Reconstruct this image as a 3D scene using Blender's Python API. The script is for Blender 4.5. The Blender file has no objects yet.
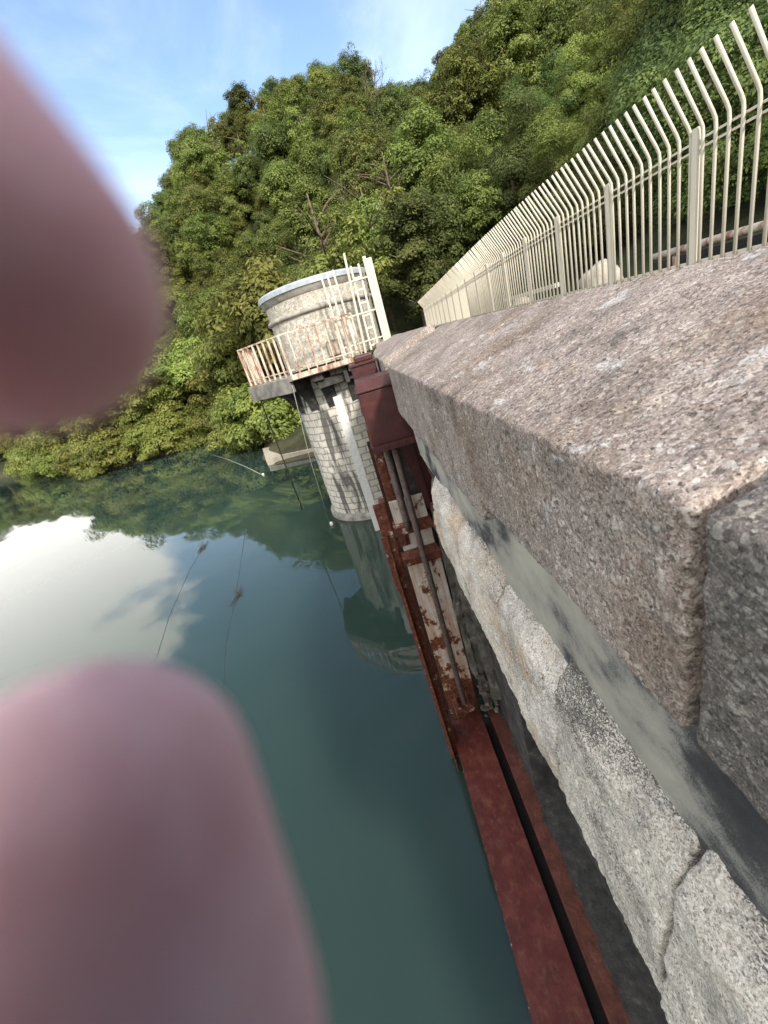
import bpy, bmesh, math, random
import numpy as np
from mathutils import Vector, Matrix, noise

random.seed(7); rng = np.random.default_rng(7)
sc = bpy.context.scene
COL = sc.collection
H = 5.4                                   # eye level above the water; z in calls below is given from eye level
K = 1.15                                  # enlarges tower, shore and trees about the water point below the camera
R = math.radians

# ------------------------------------------------------------------ bookkeeping
def tag(o, label=None, cat=None, group=None, kind=None):
    if label: o['label'] = label
    if cat: o['category'] = cat
    if group: o['group'] = group
    if kind: o['kind'] = kind
    return o

def empty(name, loc=(0, 0, 0), rz=0.0):
    o = bpy.data.objects.new(name, None)
    o.location = loc; o.rotation_euler = (0, 0, rz); o.empty_display_size = .2
    COL.objects.link(o)
    return o

def link(name, me, mat=None, parent=None):
    o = bpy.data.objects.new(name, me)
    if mat is not None and not me.materials: me.materials.append(mat)
    COL.objects.link(o)
    if parent is not None: o.parent = parent
    return o

def shade(me, on=True):
    me.polygons.foreach_set('use_smooth', [on] * len(me.polygons))

class MB:
    """collects shapes into one mesh"""
    def __init__(s): s.v = []; s.f = []
    def add(s, v, f):
        n = len(s.v); s.v += [tuple(p) for p in v]; s.f += [tuple(i + n for i in q) for q in f]
    def box(s, c, d, rot=None, bev=0.0):
        bm = bmesh.new(); bmesh.ops.create_cube(bm, size=1)
        bmesh.ops.scale(bm, vec=d, verts=bm.verts)
        if bev > 0:
            bmesh.ops.bevel(bm, geom=bm.edges[:], offset=bev, segments=2, affect='EDGES', profile=.6)
        if rot is not None: bmesh.ops.transform(bm, matrix=rot.to_4x4(), verts=bm.verts)
        bmesh.ops.translate(bm, vec=c, verts=bm.verts)
        bm.verts.index_update()
        s.add([v.co[:] for v in bm.verts], [[v.index for v in f.verts] for f in bm.faces]); bm.free()
    def bar(s, a, b, w, h=None, bev=0.0, up=(0, 0, 1)):
        a = Vector(a); b = Vector(b); h = h or w
        d = b - a; L = d.length; x = d.normalized(); u = Vector(up)
        if abs(x.dot(u)) > .98: u = Vector((0, 1, 0))
        y = u.cross(x).normalized(); z = x.cross(y)
        m = Matrix((x, y, z)).transposed()
        s.box((a + b) / 2, (L, w, h), m, bev)
    def tube(s, pts, r, n=8, cap=True):
        pts = [Vector(p) for p in pts]; k = len(pts)
        rs = r if hasattr(r, '__len__') else [r] * k
        t0 = (pts[1] - pts[0]).normalized()
        u = Vector((0, 0, 1)) if abs(t0.z) < .9 else Vector((1, 0, 0))
        u = (u - u.dot(t0) * t0).normalized()
        V = []; F = []
        for i, p in enumerate(pts):
            t = (pts[min(i + 1, k - 1)] - pts[max(i - 1, 0)]).normalized()
            u = (u - u.dot(t) * t).normalized(); w = t.cross(u)
            for j in range(n):
                a = 2 * math.pi * j / n
                V.append(p + rs[i] * (math.cos(a) * u + math.sin(a) * w))
        for i in range(k - 1):
            for j in range(n):
                j2 = (j + 1) % n
                F.append((i * n + j, i * n + j2, (i + 1) * n + j2, (i + 1) * n + j))
        if cap:
            F.append(tuple(reversed(range(n)))); F.append(tuple(range((k - 1) * n, k * n)))
        s.add(V, F)
    def prism(s, poly, z0, z1):
        n = len(poly); V = [(x, y, z0) for x, y in poly] + [(x, y, z1) for x, y in poly]
        F = [tuple(reversed(range(n))), tuple(range(n, 2 * n))] + [(i, (i + 1) % n, n + (i + 1) % n, n + i) for i in range(n)]
        s.add(V, F)
    def slab(s, poly3, t):
        """flat polygon in space given a thickness vector"""
        n = len(poly3); t = Vector(t); V = [Vector(p) for p in poly3]; V += [p + t for p in V]
        F = [tuple(reversed(range(n))), tuple(range(n, 2 * n))] + [(i, (i + 1) % n, n + (i + 1) % n, n + i) for i in range(n)]
        s.add(V, F)
    def rough(s, amp, scale, seed=0):
        out = []
        for p in s.v:
            q = Vector(p) * scale + Vector((seed * 3.1, seed * 1.7, seed))
            n = noise.noise_vector(q)
            out.append(tuple(Vector(p) + n * amp))
        s.v = out
    def build(s, name, mat, parent=None, smooth=False, loc=None):
        me = bpy.data.meshes.new(name)
        me.from_pydata(s.v, [], s.f); me.validate()
        bm = bmesh.new(); bm.from_mesh(me); bmesh.ops.recalc_face_normals(bm, faces=bm.faces[:]); bm.to_mesh(me); bm.free()
        if smooth: shade(me)
        o = link(name, me, mat, parent)
        return o

def rel(o, root):
    """mesh was written in world coordinates: move it under a root that stands elsewhere"""
    o.parent = root
    o.data.transform(Matrix.Translation(-Vector(root.location)))
    return o

def P(x, y, z): return Vector((x, y, z + H))
HT = 4.7
def Q(x, y, z): return Vector((x, y, z + HT))      # tower from image coordinates with the old eye height, before enlargement

# ------------------------------------------------------------------ materials
class NT:
    def __init__(s, name, rough=.8, spec=.3):
        s.m = bpy.data.materials.new(name); s.m.use_nodes = True
        s.t = s.m.node_tree; s.b = s.t.nodes['Principled BSDF']
        s.b.inputs['Roughness'].default_value = rough
        s.b.inputs['Specular IOR Level'].default_value = spec
        s.tc = s.t.nodes.new('ShaderNodeTexCoord')
    def n(s, kind, **kw):
        nd = s.t.nodes.new(kind)
        for k, v in kw.items():
            if k in nd.inputs: 
                if hasattr(v, 'links') or isinstance(v, bpy.types.NodeSocket): s.t.links.new(v, nd.inputs[k])
                else: nd.inputs[k].default_value = v
            else: setattr(nd, k, v)
        return nd
    def l(s, a, b): s.t.links.new(a, b)
    def vec(s, scale=(1, 1, 1), rot=(0, 0, 0), src='Object'):
        mp = s.n('ShaderNodeMapping'); s.l(s.tc.outputs[src], mp.inputs[0])
        mp.inputs['Scale'].default_value = scale; mp.inputs['Rotation'].default_value = rot
        return mp.outputs[0]
    def noise(s, scale, detail=4, rough=.55, vec=None, dist=0):
        nd = s.n('ShaderNodeTexNoise'); nd.inputs['Scale'].default_value = scale
        nd.inputs['Detail'].default_value = detail; nd.inputs['Roughness'].default_value = rough
        nd.inputs['Distortion'].default_value = dist
        s.l(vec if vec is not None else s.tc.outputs['Object'], nd.inputs['Vector']); return nd.outputs[0]
    def voro(s, scale, feature='F1', out='Color', vec=None, rnd=1):
        nd = s.n('ShaderNodeTexVoronoi'); nd.feature = feature; nd.inputs['Scale'].default_value = scale
        nd.inputs['Randomness'].default_value = rnd
        s.l(vec if vec is not None else s.tc.outputs['Object'], nd.inputs['Vector']); return nd.outputs[out]
    def ramp(s, fac, stops, interp='LINEAR'):
        nd = s.n('ShaderNodeValToRGB'); cr = nd.color_ramp; cr.interpolation = interp
        while len(cr.elements) < len(stops): cr.elements.new(.5)
        for e, (p, c) in zip(cr.elements, stops):
            e.position = p; e.color = (*c, 1) if hasattr(c, '__len__') else (c, c, c, 1)
        s.l(fac, nd.inputs[0]); return nd.outputs[0]
    def mix(s, fac, a, b, mode='MIX'):
        nd = s.n('ShaderNodeMix', data_type='RGBA', blend_type=mode)
        for sock, v in ((nd.inputs[0], fac), (nd.inputs[6], a), (nd.inputs[7], b)):
            if isinstance(v, bpy.types.NodeSocket): s.l(v, sock)
            elif hasattr(v, '__len__'): sock.default_value = (*v, 1)
            else: sock.default_value = v
        return nd.outputs[2]
    def math(s, op, a, b=0.0, clamp=False):
        nd = s.n('ShaderNodeMath', operation=op, use_clamp=clamp)
        for sock, v in ((nd.inputs[0], a), (nd.inputs[1], b)):
            if isinstance(v, bpy.types.NodeSocket): s.l(v, sock)
            else: sock.default_value = v
        return nd.outputs[0]
    def xyz(s, src='Object'):
        nd = s.n('ShaderNodeSeparateXYZ'); s.l(s.tc.outputs[src], nd.inputs[0]); return nd.outputs
    def color(s, c):
        if isinstance(c, bpy.types.NodeSocket): s.l(c, s.b.inputs['Base Color'])
        else: s.b.inputs['Base Color'].default_value = (*c, 1)
    def bump(s, h, strength=.5, dist=.01, prev=None):
        nd = s.n('ShaderNodeBump'); nd.inputs['Strength'].default_value = strength; nd.inputs['Distance'].default_value = dist
        s.l(h, nd.inputs['Height'])
        if prev is not None: s.l(prev, nd.inputs['Normal'])
        s.l(nd.outputs[0], s.b.inputs['Normal']); return nd.outputs[0]

def granite(name, cols, dark=(.055, .05, .05), lichen=(.5, .5, .49), lich=.62, stain=None, stain_lo=.5, grain=115, blk=None, blk_lo=.55, soot=.56, soot_k=.5, inner=0):
    t = NT(name, .9, .22)
    w1 = t.n('ShaderNodeTexNoise'); w1.inputs['Scale'].default_value = 130; w1.inputs['Detail'].default_value = 2; t.l(t.tc.outputs['Object'], w1.inputs['Vector'])
    sc_ = t.n('ShaderNodeVectorMath', operation='SCALE'); t.l(w1.outputs['Color'], sc_.inputs[0]); sc_.inputs['Scale'].default_value = .007
    w = t.n('ShaderNodeVectorMath', operation='ADD'); t.l(t.tc.outputs['Object'], w.inputs[0]); t.l(sc_.outputs[0], w.inputs[1])
    v = w.outputs[0]
    def cells(s, stops):
        c = t.voro(s, vec=v); sep = t.n('ShaderNodeSeparateColor'); t.l(c, sep.inputs[0])
        return t.ramp(sep.outputs[0], stops, 'CONSTANT'), sep.outputs[1]
    st = [(0, dark), (.14, cols[0]), (.34, cols[1]), (.62, cols[2]), (.86, cols[3])]
    a, h1 = cells(grain, st); b, h2 = cells(grain * 2.3, st); d, h3 = cells(grain * 4.5, st)
    pick = t.ramp(t.noise(46, 3, .6), [(.44, 0), (.54, 1)])
    c = t.mix(pick, a, b); c = t.mix(.38, c, d)
    tone = t.ramp(t.noise(5.5, 6, .66), [(.3, .62), (.5, 1), (.7, 1.28)])
    c = t.mix(1, c, tone, 'MULTIPLY')
    if stain:
        sn = t.ramp(t.noise(2.6, 6, .62), [(stain_lo, 0), (stain_lo + .15, 1)])
        c = t.mix(t.math('MULTIPLY', sn, .65), c, stain, 'MULTIPLY')
    so = t.ramp(t.noise(8, 8, .76), [(soot, 0), (soot + .1, 1)])
    c = t.mix(t.math('MULTIPLY', so, soot_k), c, dark)
    li = t.ramp(t.noise(8.5, 8, .78, t.vec((1, .7, 1), (.4, 1.1, 2))), [(lich, 0), (lich + .035, 1)])
    c = t.mix(t.math('MULTIPLY', li, t.ramp(h2, [(.3, .15), (.5, .75)])), c, lichen)
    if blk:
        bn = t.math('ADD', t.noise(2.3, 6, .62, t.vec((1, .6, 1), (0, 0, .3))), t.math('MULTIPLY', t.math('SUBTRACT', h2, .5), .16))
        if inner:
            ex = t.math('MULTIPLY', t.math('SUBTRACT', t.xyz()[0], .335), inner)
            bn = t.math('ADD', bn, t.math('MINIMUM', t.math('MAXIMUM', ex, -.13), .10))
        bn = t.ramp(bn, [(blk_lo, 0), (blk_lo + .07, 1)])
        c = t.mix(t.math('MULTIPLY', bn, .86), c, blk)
    t.color(c)
    b_ = t.bump(t.noise(15, 5, .6), .35, .010)
    b_ = t.bump(t.noise(75, 4, .65), .6, .005, b_)
    t.bump(h1, .35, .0022, b_)
    return t.m

M = {}
M['cope'] = granite('coping_granite', [(.135, .105, .09), (.232, .187, .162), (.315, .268, .238), (.46, .435, .405)], dark=(.04, .035, .033), stain=(.74, .63, .52), lich=.585, lichen=(.46, .47, .47))
M['cope_dark'] = granite('dark_weathered_granite', [(.075, .066, .062), (.11, .097, .09), (.17, .15, .135), (.3, .28, .25)], dark=(.035, .033, .032), lich=.6, lichen=(.36, .36, .35))
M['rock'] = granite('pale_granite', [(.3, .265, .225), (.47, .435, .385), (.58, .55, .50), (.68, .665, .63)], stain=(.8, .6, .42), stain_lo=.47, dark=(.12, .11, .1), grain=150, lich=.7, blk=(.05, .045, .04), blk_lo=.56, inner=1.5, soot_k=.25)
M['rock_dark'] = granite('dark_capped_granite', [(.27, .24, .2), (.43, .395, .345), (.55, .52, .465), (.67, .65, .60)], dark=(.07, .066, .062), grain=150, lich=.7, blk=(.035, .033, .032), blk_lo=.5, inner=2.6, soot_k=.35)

def simple(name, fn, rough=.7, spec=.3):
    t = NT(name, rough, spec); fn(t); return t.m

def _mortar(t):
    v = t.vec((1.6, 1.25, 2.0))
    gr = t.math('MULTIPLY', t.math('SUBTRACT', t.noise(420, 2, .6), .5), .22)
    X, Y, Z = t.xyz()
    wet = t.math('MULTIPLY', t.math('SUBTRACT', .8, Y, True), .36)
    n = t.math('ADD', t.math('ADD', t.noise(2.3, 8, .62, v, .1), gr), wet)
    c = t.ramp(n, [(.36, (.35, .33, .28)), (.52, (.25, .24, .212)), (.57, (.15, .148, .142)), (.62, (.05, .05, .052)), (.74, (.03, .03, .032))])
    t.color(c); b = t.bump(t.noise(24, 5, .6), .3, .01); t.bump(t.noise(420, 2, .6), .7, .002, b)
M['mortar'] = simple('lime_mortar', _mortar, .9)
def _joint(t): 
    t.color(t.ramp(t.noise(40, 5, .6), [(.3, (.03, .028, .026)), (.7, (.12, .115, .105))])); t.bump(t.noise(90, 4), .8, .006)
M['joint'] = simple('joint_mortar', _joint, .95)
def _masonry(t):
    c = t.ramp(t.noise(5, 7, .65), [(.3, (.016, .016, .016)), (.5, (.03, .029, .027)), (.75, (.09, .085, .075))]); t.color(c)
    t.bump(t.noise(9, 6, .6), .7, .04)
M['masonry'] = simple('wet_masonry', _masonry, .8)
def _rubble(t):
    c = t.ramp(t.noise(4.5, 8, .68), [(.3, (.03, .027, .024)), (.5, (.085, .078, .068)), (.68, (.17, .155, .135)), (.76, (.18, .085, .04))]); t.color(c)
    t.bump(t.noise(22, 6, .6), .8, .02)
M['rubble'] = simple('broken_concrete', _rubble, .9)
def _red(t):
    n = t.noise(6, 6, .65); f = t.noise(42, 5, .7)
    c = t.ramp(n, [(.3, (.056, .011, .009)), (.52, (.082, .017, .013)), (.7, (.115, .03, .024))])
    run = t.noise(9, 6, .7, t.vec((1.6, 1.1, 1)))
    c = t.mix(t.ramp(run, [(.5, 0), (.68, .6)]), c, (.15, .06, .035))
    chip = t.ramp(t.noise(21, 8, .78), [(.63, 0), (.655, 1)])
    c = t.mix(chip, c, (.14, .055, .025))
    core = t.ramp(t.noise(21, 8, .78), [(.67, 0), (.69, 1)])
    c = t.mix(core, c, (.035, .016, .01))
    dust = t.ramp(t.noise(15, 8, .8, t.vec((1, 1, 1), (1, 2, 3))), [(.62, 0), (.72, .5)])
    c = t.mix(dust, c, (.24, .17, .14)); t.color(c)
    t.l(t.ramp(f, [(.35, .34), (.7, .7)]), t.b.inputs['Roughness'])
    b = t.bump(f, .3, .004); t.bump(chip, -.5, .003, b)
M['red'] = simple('oxide_red_paint', _red, .4, .35)
def _darkred(t):
    n = t.noise(8, 6, .65)
    t.color(t.ramp(n, [(.3, (.027, .007, .007)), (.55, (.047, .011, .011)), (.75, (.085, .025, .023))])); t.bump(t.noise(50, 4), .3, .003)
    t.l(t.ramp(t.noise(20, 4), [(.35, .3), (.7, .55)]), t.b.inputs['Roughness'])
M['darkred'] = simple('dark_red_enamel', _darkred, .4, .35)
def _rust(t):
    c = t.ramp(t.noise(26, 7, .7), [(.28, (.026, .010, .008)), (.47, (.085, .026, .016)), (.6, (.14, .05, .025)), (.76, (.27, .13, .075))])
    c = t.mix(t.ramp(t.noise(9, 5, .7), [(.6, 0), (.64, .8)]), c, (.42, .36, .31)); t.color(c)
    t.bump(t.noise(60, 6, .7), .8, .006)
M['rust'] = simple('flaking_rust', _rust, .9)
def _peel(t):
    X, Y, Z = t.xyz()
    low = t.math('MULTIPLY', t.math('SUBTRACT', 2.3, Z), .085)
    n = t.math('ADD', t.noise(4.6, 9, .7, t.vec((1, 1, .7))), low)
    fac = t.ramp(n, [(.53, 0), (.56, 1)])
    paint = t.ramp(t.noise(9, 6, .7), [(.3, (.36, .33, .295)), (.7, (.55, .52, .48))])
    rust = t.ramp(t.noise(40, 6, .7), [(.3, (.03, .011, .008)), (.5, (.11, .034, .015)), (.7, (.23, .095, .035))])
    runs = t.ramp(t.math('ADD', t.noise(7, 7, .65, t.vec((5, 1, .35))), t.math('MULTIPLY', low, .6)), [(.4, 0), (.62, .8)])
    paint = t.mix(runs, paint, (.36, .2, .11))
    t.color(t.mix(fac, paint, rust))
    b = t.bump(t.math('SUBTRACT', t.noise(55, 5), fac), .5, .004)
M['peel'] = simple('peeling_white_paint', _peel, .8)
def _steel(t):
    t.color(t.ramp(t.noise(30, 4), [(.3, (.075, .055, .048)), (.7, (.16, .125, .112))]))
    w = t.n('ShaderNodeTexWave'); w.wave_type = 'BANDS'; w.bands_direction = 'Z'; w.inputs['Scale'].default_value = 26
    t.l(t.tc.outputs['Object'], w.inputs[0]); t.bump(w.outputs['Fac'], .8, .006); t.b.inputs['Metallic'].default_value = .4
M['stem'] = simple('threaded_stem', _steel, .5)
def _ledge(t):
    X, Y, Z = t.xyz()
    e = t.math('ADD', X, t.math('MULTIPLY', t.noise(3.2, 7, .7), .34))
    fac = t.ramp(e, [(.78, 0), (.80, 1)])
    rust = t.ramp(t.noise(8, 8, .72), [(.3, (.035, .014, .01)), (.55, (.095, .03, .02)), (.75, (.15, .065, .042))])
    blk = t.ramp(t.noise(12, 8, .7), [(.35, (.02, .021, .022)), (.6, (.05, .048, .045)), (.74, (.12, .1, .085))])
    blk = t.mix(t.ramp(t.noise(34, 3, .5), [(.74, 0), (.77, 1)]), blk, (.35, .36, .34))
    t.color(t.mix(fac, rust, blk)); t.bump(t.noise(30, 6, .65), .7, .012)
M['ledge'] = simple('stained_ledge', _ledge, .75)
def _cream(t):
    t.color(t.mix(t.ramp(t.noise(7, 5), [(.4, 0), (.8, .3)]), (.52, .485, .395), (.39, .36, .3)))
M['cream'] = simple('cream_paint', _cream, .45, .4)
def _railp(t):
    n = t.noise(5, 7, .7, t.vec((1, 1, .35)))
    c = t.ramp(n, [(.38, (.5, .47, .41)), (.48, (.45, .37, .29)), (.56, (.26, .15, .1)), (.68, (.12, .055, .033))])
    t.color(c)
M['railp'] = simple('rust_stained_white_paint', _railp, .7)
def _stucco(t):
    X, Y, Z = t.xyz()
    sp = t.voro(13)
    c = t.ramp(sp, [(0, (.3, .28, .235)), (.5, (.43, .4, .345)), (1, (.54, .51, .44))])
    d = t.ramp(t.voro(13, 'DISTANCE_TO_EDGE', 'Distance'), [(0, .45), (.09, 1)])
    c = t.mix(1, c, d, 'MULTIPLY')
    c = t.mix(t.ramp(t.noise(3, 6), [(.5, 0), (.7, .45)]), c, (.2, .19, .17)); t.color(c)
    t.bump(sp, .6, .02)
M['stucco'] = simple('crazed_stucco', _stucco, .9)
def _conc(t):
    c = t.ramp(t.noise(3.5, 7, .65), [(.3, (.09, .085, .08)), (.5, (.21, .2, .185)), (.72, (.34, .33, .31))]); t.color(c); t.bump(t.noise(30, 5), .4, .01)
M['conc'] = simple('weathered_concrete', _conc, .9)
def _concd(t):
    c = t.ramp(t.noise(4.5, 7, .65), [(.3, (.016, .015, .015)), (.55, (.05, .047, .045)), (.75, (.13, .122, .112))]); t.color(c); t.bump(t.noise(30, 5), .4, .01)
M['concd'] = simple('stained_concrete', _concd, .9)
def _roof(t):
    t.color(t.ramp(t.noise(6, 5), [(.3, (.24, .27, .31)), (.7, (.36, .4, .44))]))
M['roof'] = simple('grey_roof_coating', _roof, .6)
def _gauge(t):
    X, Y, Z = t.xyz()
    c = t.ramp(t.noise(18, 5), [(.3, (.4, .4, .4)), (.6, (.52, .52, .515))]); c = t.mix(t.ramp(t.noise(55, 3), [(.66, 0), (.7, .7)]), c, (.25, .25, .27)); t.color(c)
M['gauge'] = simple('white_enamel_board', _gauge, .5, .4)
def plain(name, c, rough=.7, v=.25, sc_=20, bump=0):
    def f(t):
        t.color(t.ramp(t.noise(sc_, 5), [(.3, tuple(x * (1 - v) for x in c)), (.7, tuple(x * (1 + v) for x in c))]))
        if bump: t.bump(t.noise(sc_ * 3, 5), .6, bump)
    return simple(name, f, rough)
M['black'] = plain('black_paint_and_slot_shade', (.02, .02, .02), .6)
M['bark'] = plain('bark', (.11, .085, .065), .95, .5, 6)
M['barkpale'] = plain('pale_bark', (.32, .28, .23), .9, .35, 6)
M['boulder'] = plain('pale_boulder_stone', (.33, .3, .26), .9, .2, 4, .03)
M['ashlar'] = plain('pale_ashlar', (.3, .28, .245), .9, .35, 5, .01)
M['tar'] = plain('crest_paving', (.13, .125, .12), .95, .3, 8, .004)
M['skin_sleeve'] = plain('dark_cotton', (.05, .055, .07), .95, .2, 60)
M['twig'] = plain('wet_twig', (.06, .05, .04), .6, .4, 40)
M['foam'] = plain('white_float_foam', (.75, .75, .72), .6, .08, 30)
M['rope'] = plain('grey_line', (.05, .06, .06), .6, .2, 30)
M['ropepale'] = plain('pale_line', (.27, .28, .24), .6, .2, 30)

def _brick(t):
    X, Y, Z = t.xyz()
    ang = t.math('ARCTAN2', t.math('SUBTRACT', X, TC[0]), t.math('SUBTRACT', TC[1], Y))
    u = t.math('MULTIPLY', ang, TR)
    cb = t.n('ShaderNodeCombineXYZ'); t.l(u, cb.inputs[0]); t.l(Z, cb.inputs[1])
    wob = t.noise(4, 3, .5)
    wv = t.n('ShaderNodeVectorMath', operation='SCALE'); t.l(wob, wv.inputs[0]); wv.inputs['Scale'].default_value = .09
    ad = t.n('ShaderNodeVectorMath', operation='ADD'); t.l(cb.outputs[0], ad.inputs[0]); t.l(wv.outputs[0], ad.inputs[1])
    br = t.n('ShaderNodeTexBrick'); t.l(ad.outputs[0], br.inputs[0])
    br.inputs['Scale'].default_value = 1; br.inputs['Brick Width'].default_value = .36; br.inputs['Row Height'].default_value = .2
    br.inputs['Mortar Size'].default_value = .022; br.inputs['Mortar Smooth'].default_value = .3; br.inputs['Bias'].default_value = .1
    br.inputs['Color1'].default_value = (.56, .53, .465, 1); br.inputs['Color2'].default_value = (.4, .38, .33, 1); br.inputs['Mortar'].default_value = (.1, .095, .085, 1)
    c = t.mix(.4, br.outputs[0], t.ramp(t.noise(7, 5), [(.3, (.26, .25, .225)), (.7, (.58, .555, .49))]))
    cs = t.n('ShaderNodeCombineXYZ'); t.l(u, cs.inputs[0]); t.l(t.math('MULTIPLY', Z, .16), cs.inputs[1])
    st = t.ramp(t.noise(2.3, 6, .6, cs.outputs[0], .8), [(.55, 0), (.6, 1)])
    c = t.mix(t.math('MULTIPLY', st, .88), c, (.06, .058, .055))
    foot = t.ramp(Z, [(0, 1), (.12, .8), (.25, 0)])
    c = t.mix(t.math('MULTIPLY', foot, .5), c, (.16, .14, .1)); t.color(c)
    b = t.bump(br.outputs['Fac'], -.9, .03); t.bump(t.noise(20, 5), .4, .015, b)
TC = (-.42, 12.5); TR = 1.5
M['brick'] = simple('white_stone_blocks', _brick, .85)

def _water(t):
    X, Y, Z = t.xyz()
    t.color(t.ramp(t.noise(.06, 3), [(.3, (.025, .049, .040)), (.7, (.03, .056, .046))]))
    t.b.inputs['Subsurface Weight'].default_value = 1.0; t.b.inputs['Subsurface Radius'].default_value = (1, 1, 1); t.b.inputs['Subsurface Scale'].default_value = 2.5
    t.b.inputs['IOR'].default_value = 1.33; t.b.inputs['Specular IOR Level'].default_value = .85
    b = t.bump(t.noise(.55, 3, .5, t.vec((1, .7, 1))), .25, .02)
    t.bump(t.noise(5, 3, .5, t.vec((1, .45, 1), (0, 0, .5))), .06, .012, b)
M['water'] = simple('reservoir_water', _water, .015, .5)

def _ground(t):
    X, Y, Z = t.xyz()
    c = t.ramp(t.noise(.7, 7, .65), [(.3, (.016, .02, .009)), (.5, (.03, .038, .014)), (.7, (.055, .068, .022))])
    sh = t.ramp(t.math('ADD', t.math('MULTIPLY', Z, .3), t.math('MULTIPLY', t.noise(.5, 5), .6)), [(.35, 1), (.62, 0)])
    earth = t.ramp(t.noise(2, 6, .7), [(.3, (.035, .03, .018)), (.7, (.12, .1, .06))])
    t.color(t.mix(sh, c, earth)); t.bump(t.noise(3, 6, .7), .8, .15)
M['ground'] = simple('forest_floor', _ground, .95)

def leaf_mat(name, cols, trans=.38):
    t = NT(name, .6, .25)
    at = t.n('ShaderNodeAttribute'); at.attribute_name = 'tint'
    oi = t.n('ShaderNodeObjectInfo')
    c = t.ramp(at.outputs['Fac'], [(0, cols[0]), (.5, cols[1]), (1, cols[2])])
    hs = t.n('ShaderNodeHueSaturation'); t.l(c, hs.inputs['Color'])
    t.l(t.math('ADD', t.math('MULTIPLY', oi.outputs['Random'], .05), .475), hs.inputs['Hue'])
    t.l(t.math('ADD', t.math('MULTIPLY', oi.outputs['Random'], .6), .72), hs.inputs['Value'])
    hs.inputs['Saturation'].default_value = .95
    t.color(hs.outputs[0])
    tr = t.n('ShaderNodeBsdfTranslucent'); t.l(hs.outputs[0], tr.inputs[0])
    ms = t.n('ShaderNodeMixShader'); ms.inputs[0].default_value = trans
    t.l(t.b.outputs[0], ms.inputs[1]); t.l(tr.outputs[0], ms.inputs[2])
    t.l(ms.outputs[0], t.t.nodes['Material Output'].inputs[0])
    return t.m
M['leaf'] = leaf_mat('broadleaf_foliage', [(.056, .078, .016), (.135, .165, .032), (.235, .255, .055)])
M['leafdark'] = leaf_mat('dark_evergreen_foliage', [(.038, .06, .016), (.09, .122, .028), (.16, .19, .044)])
M['leafbright'] = leaf_mat('bright_young_foliage', [(.105, .135, .024), (.19, .225, .042), (.27, .29, .06)])
M['leaforange'] = leaf_mat('withered_foliage', [(.16, .08, .03), (.26, .13, .05), (.33, .2, .08)])

def _skin(t):
    n = t.noise(70, 5, .6); r = t.noise(160, 4, .6)
    c = t.ramp(n, [(.3, (.66, .37, .39)), (.5, (.75, .48, .5)), (.7, (.81, .58, .6))])
    c = t.mix(t.ramp(r, [(.5, 0), (.7, .22)]), c, (.52, .22, .2)); t.color(c)
    t.b.inputs['Subsurface Weight'].default_value = .4; t.b.inputs['Subsurface Radius'].default_value = (1, .35, .25); t.b.inputs['Subsurface Scale'].default_value = .005
    b = t.bump(t.noise(260, 4), .35, .0012); t.bump(t.noise(1500, 3), .3, .0004, b)
M['skin'] = simple('skin', _skin, .55, .35)
M['nail'] = plain('fingernail', (.6, .38, .34), .35, .05, 30)

# ------------------------------------------------------------------ stones
def ring_resample(poly, res, rad):
    """closed (x,z) polygon -> rounded, evenly resampled ring"""
    pts = [Vector(p) for p in poly]; n = len(pts); out = []
    for i in range(n):
        a, b, c = pts[i - 1], pts[i], pts[(i + 1) % n]
        r = min(rad, (a - b).length * .4, (c - b).length * .4)
        p0 = b + (a - b).normalized() * r; p1 = b + (c - b).normalized() * r
        for k in range(4):
            t = k / 3; out.append((1 - t) ** 2 * p0 + 2 * t * (1 - t) * b + t * t * p1)
    dense = []
    for i in range(len(out)):
        a, b = out[i], out[(i + 1) % len(out)]; L = (b - a).length; k = max(1, int(round(L / res)))
        for j in range(k): dense.append(a.lerp(b, j / k))
    return dense

def stone(name, poly, y0, y1, mat, parent, res=.014, rad=.014, amp=.006, amp2=.012, s2=5, seed=0, bend=None, label=None, er=.012):
    ring = ring_resample(poly, res, rad); n = len(ring)
    cx = sum(p.x for p in ring) / n; cz = sum(p.y for p in ring) / n
    ys = [y0, y0 + er * .3, y0 + er] + list(np.linspace(y0 + er, y1 - er, max(2, int((y1 - y0) / res)))[1:-1]) + [y1 - er, y1 - er * .3, y1]
    V = []; F = []
    for k, y in enumerate(ys):
        e = {0: er, 1: er * .45, len(ys) - 1: er, len(ys) - 2: er * .45}.get(k, 0)
        for p in ring:
            d = Vector((p.x - cx, p.y - cz)); L = d.length
            q = Vector((cx, cz)) + d * max(0, (L - e) / L)
            w = Vector((q.x, y, q.y + H))
            dn = Vector((d.x / L, 0, d.y / L))
            a = noise.noise(w * s2 + Vector((seed * 7.3, 0, 0))) * amp2 + noise.fractal(w * 26 + Vector((0, seed * 3, 0)), .8, 2.1, 4) * amp
            w = w + dn * a + Vector((0, noise.noise(w * 9) * .004 * (1 if e else 0), 0))
            if bend: w.x += bend(y)
            V.append(w)
    m = len(ys)
    for i in range(m - 1):
        for j in range(n):
            j2 = (j + 1) % n
            F.append((i * n + j, i * n + j2, (i + 1) * n + j2, (i + 1) * n + j))
    F.append(tuple(range(n - 1, -1, -1))); F.append(tuple(range((m - 1) * n, m * n)))
    mb = MB(); mb.v = V; mb.f = F
    o = mb.build(name, mat, parent, True)
    if label: o['label'] = label
    return o

def curve_x(y):
    """plan curve of the dam crest"""
    if y < 4: return 0.0
    if y < 9.6: return .0075 * (y - 4) ** 2
    return .0075 * 5.6 ** 2 + .084 * (y - 9.6)

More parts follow.
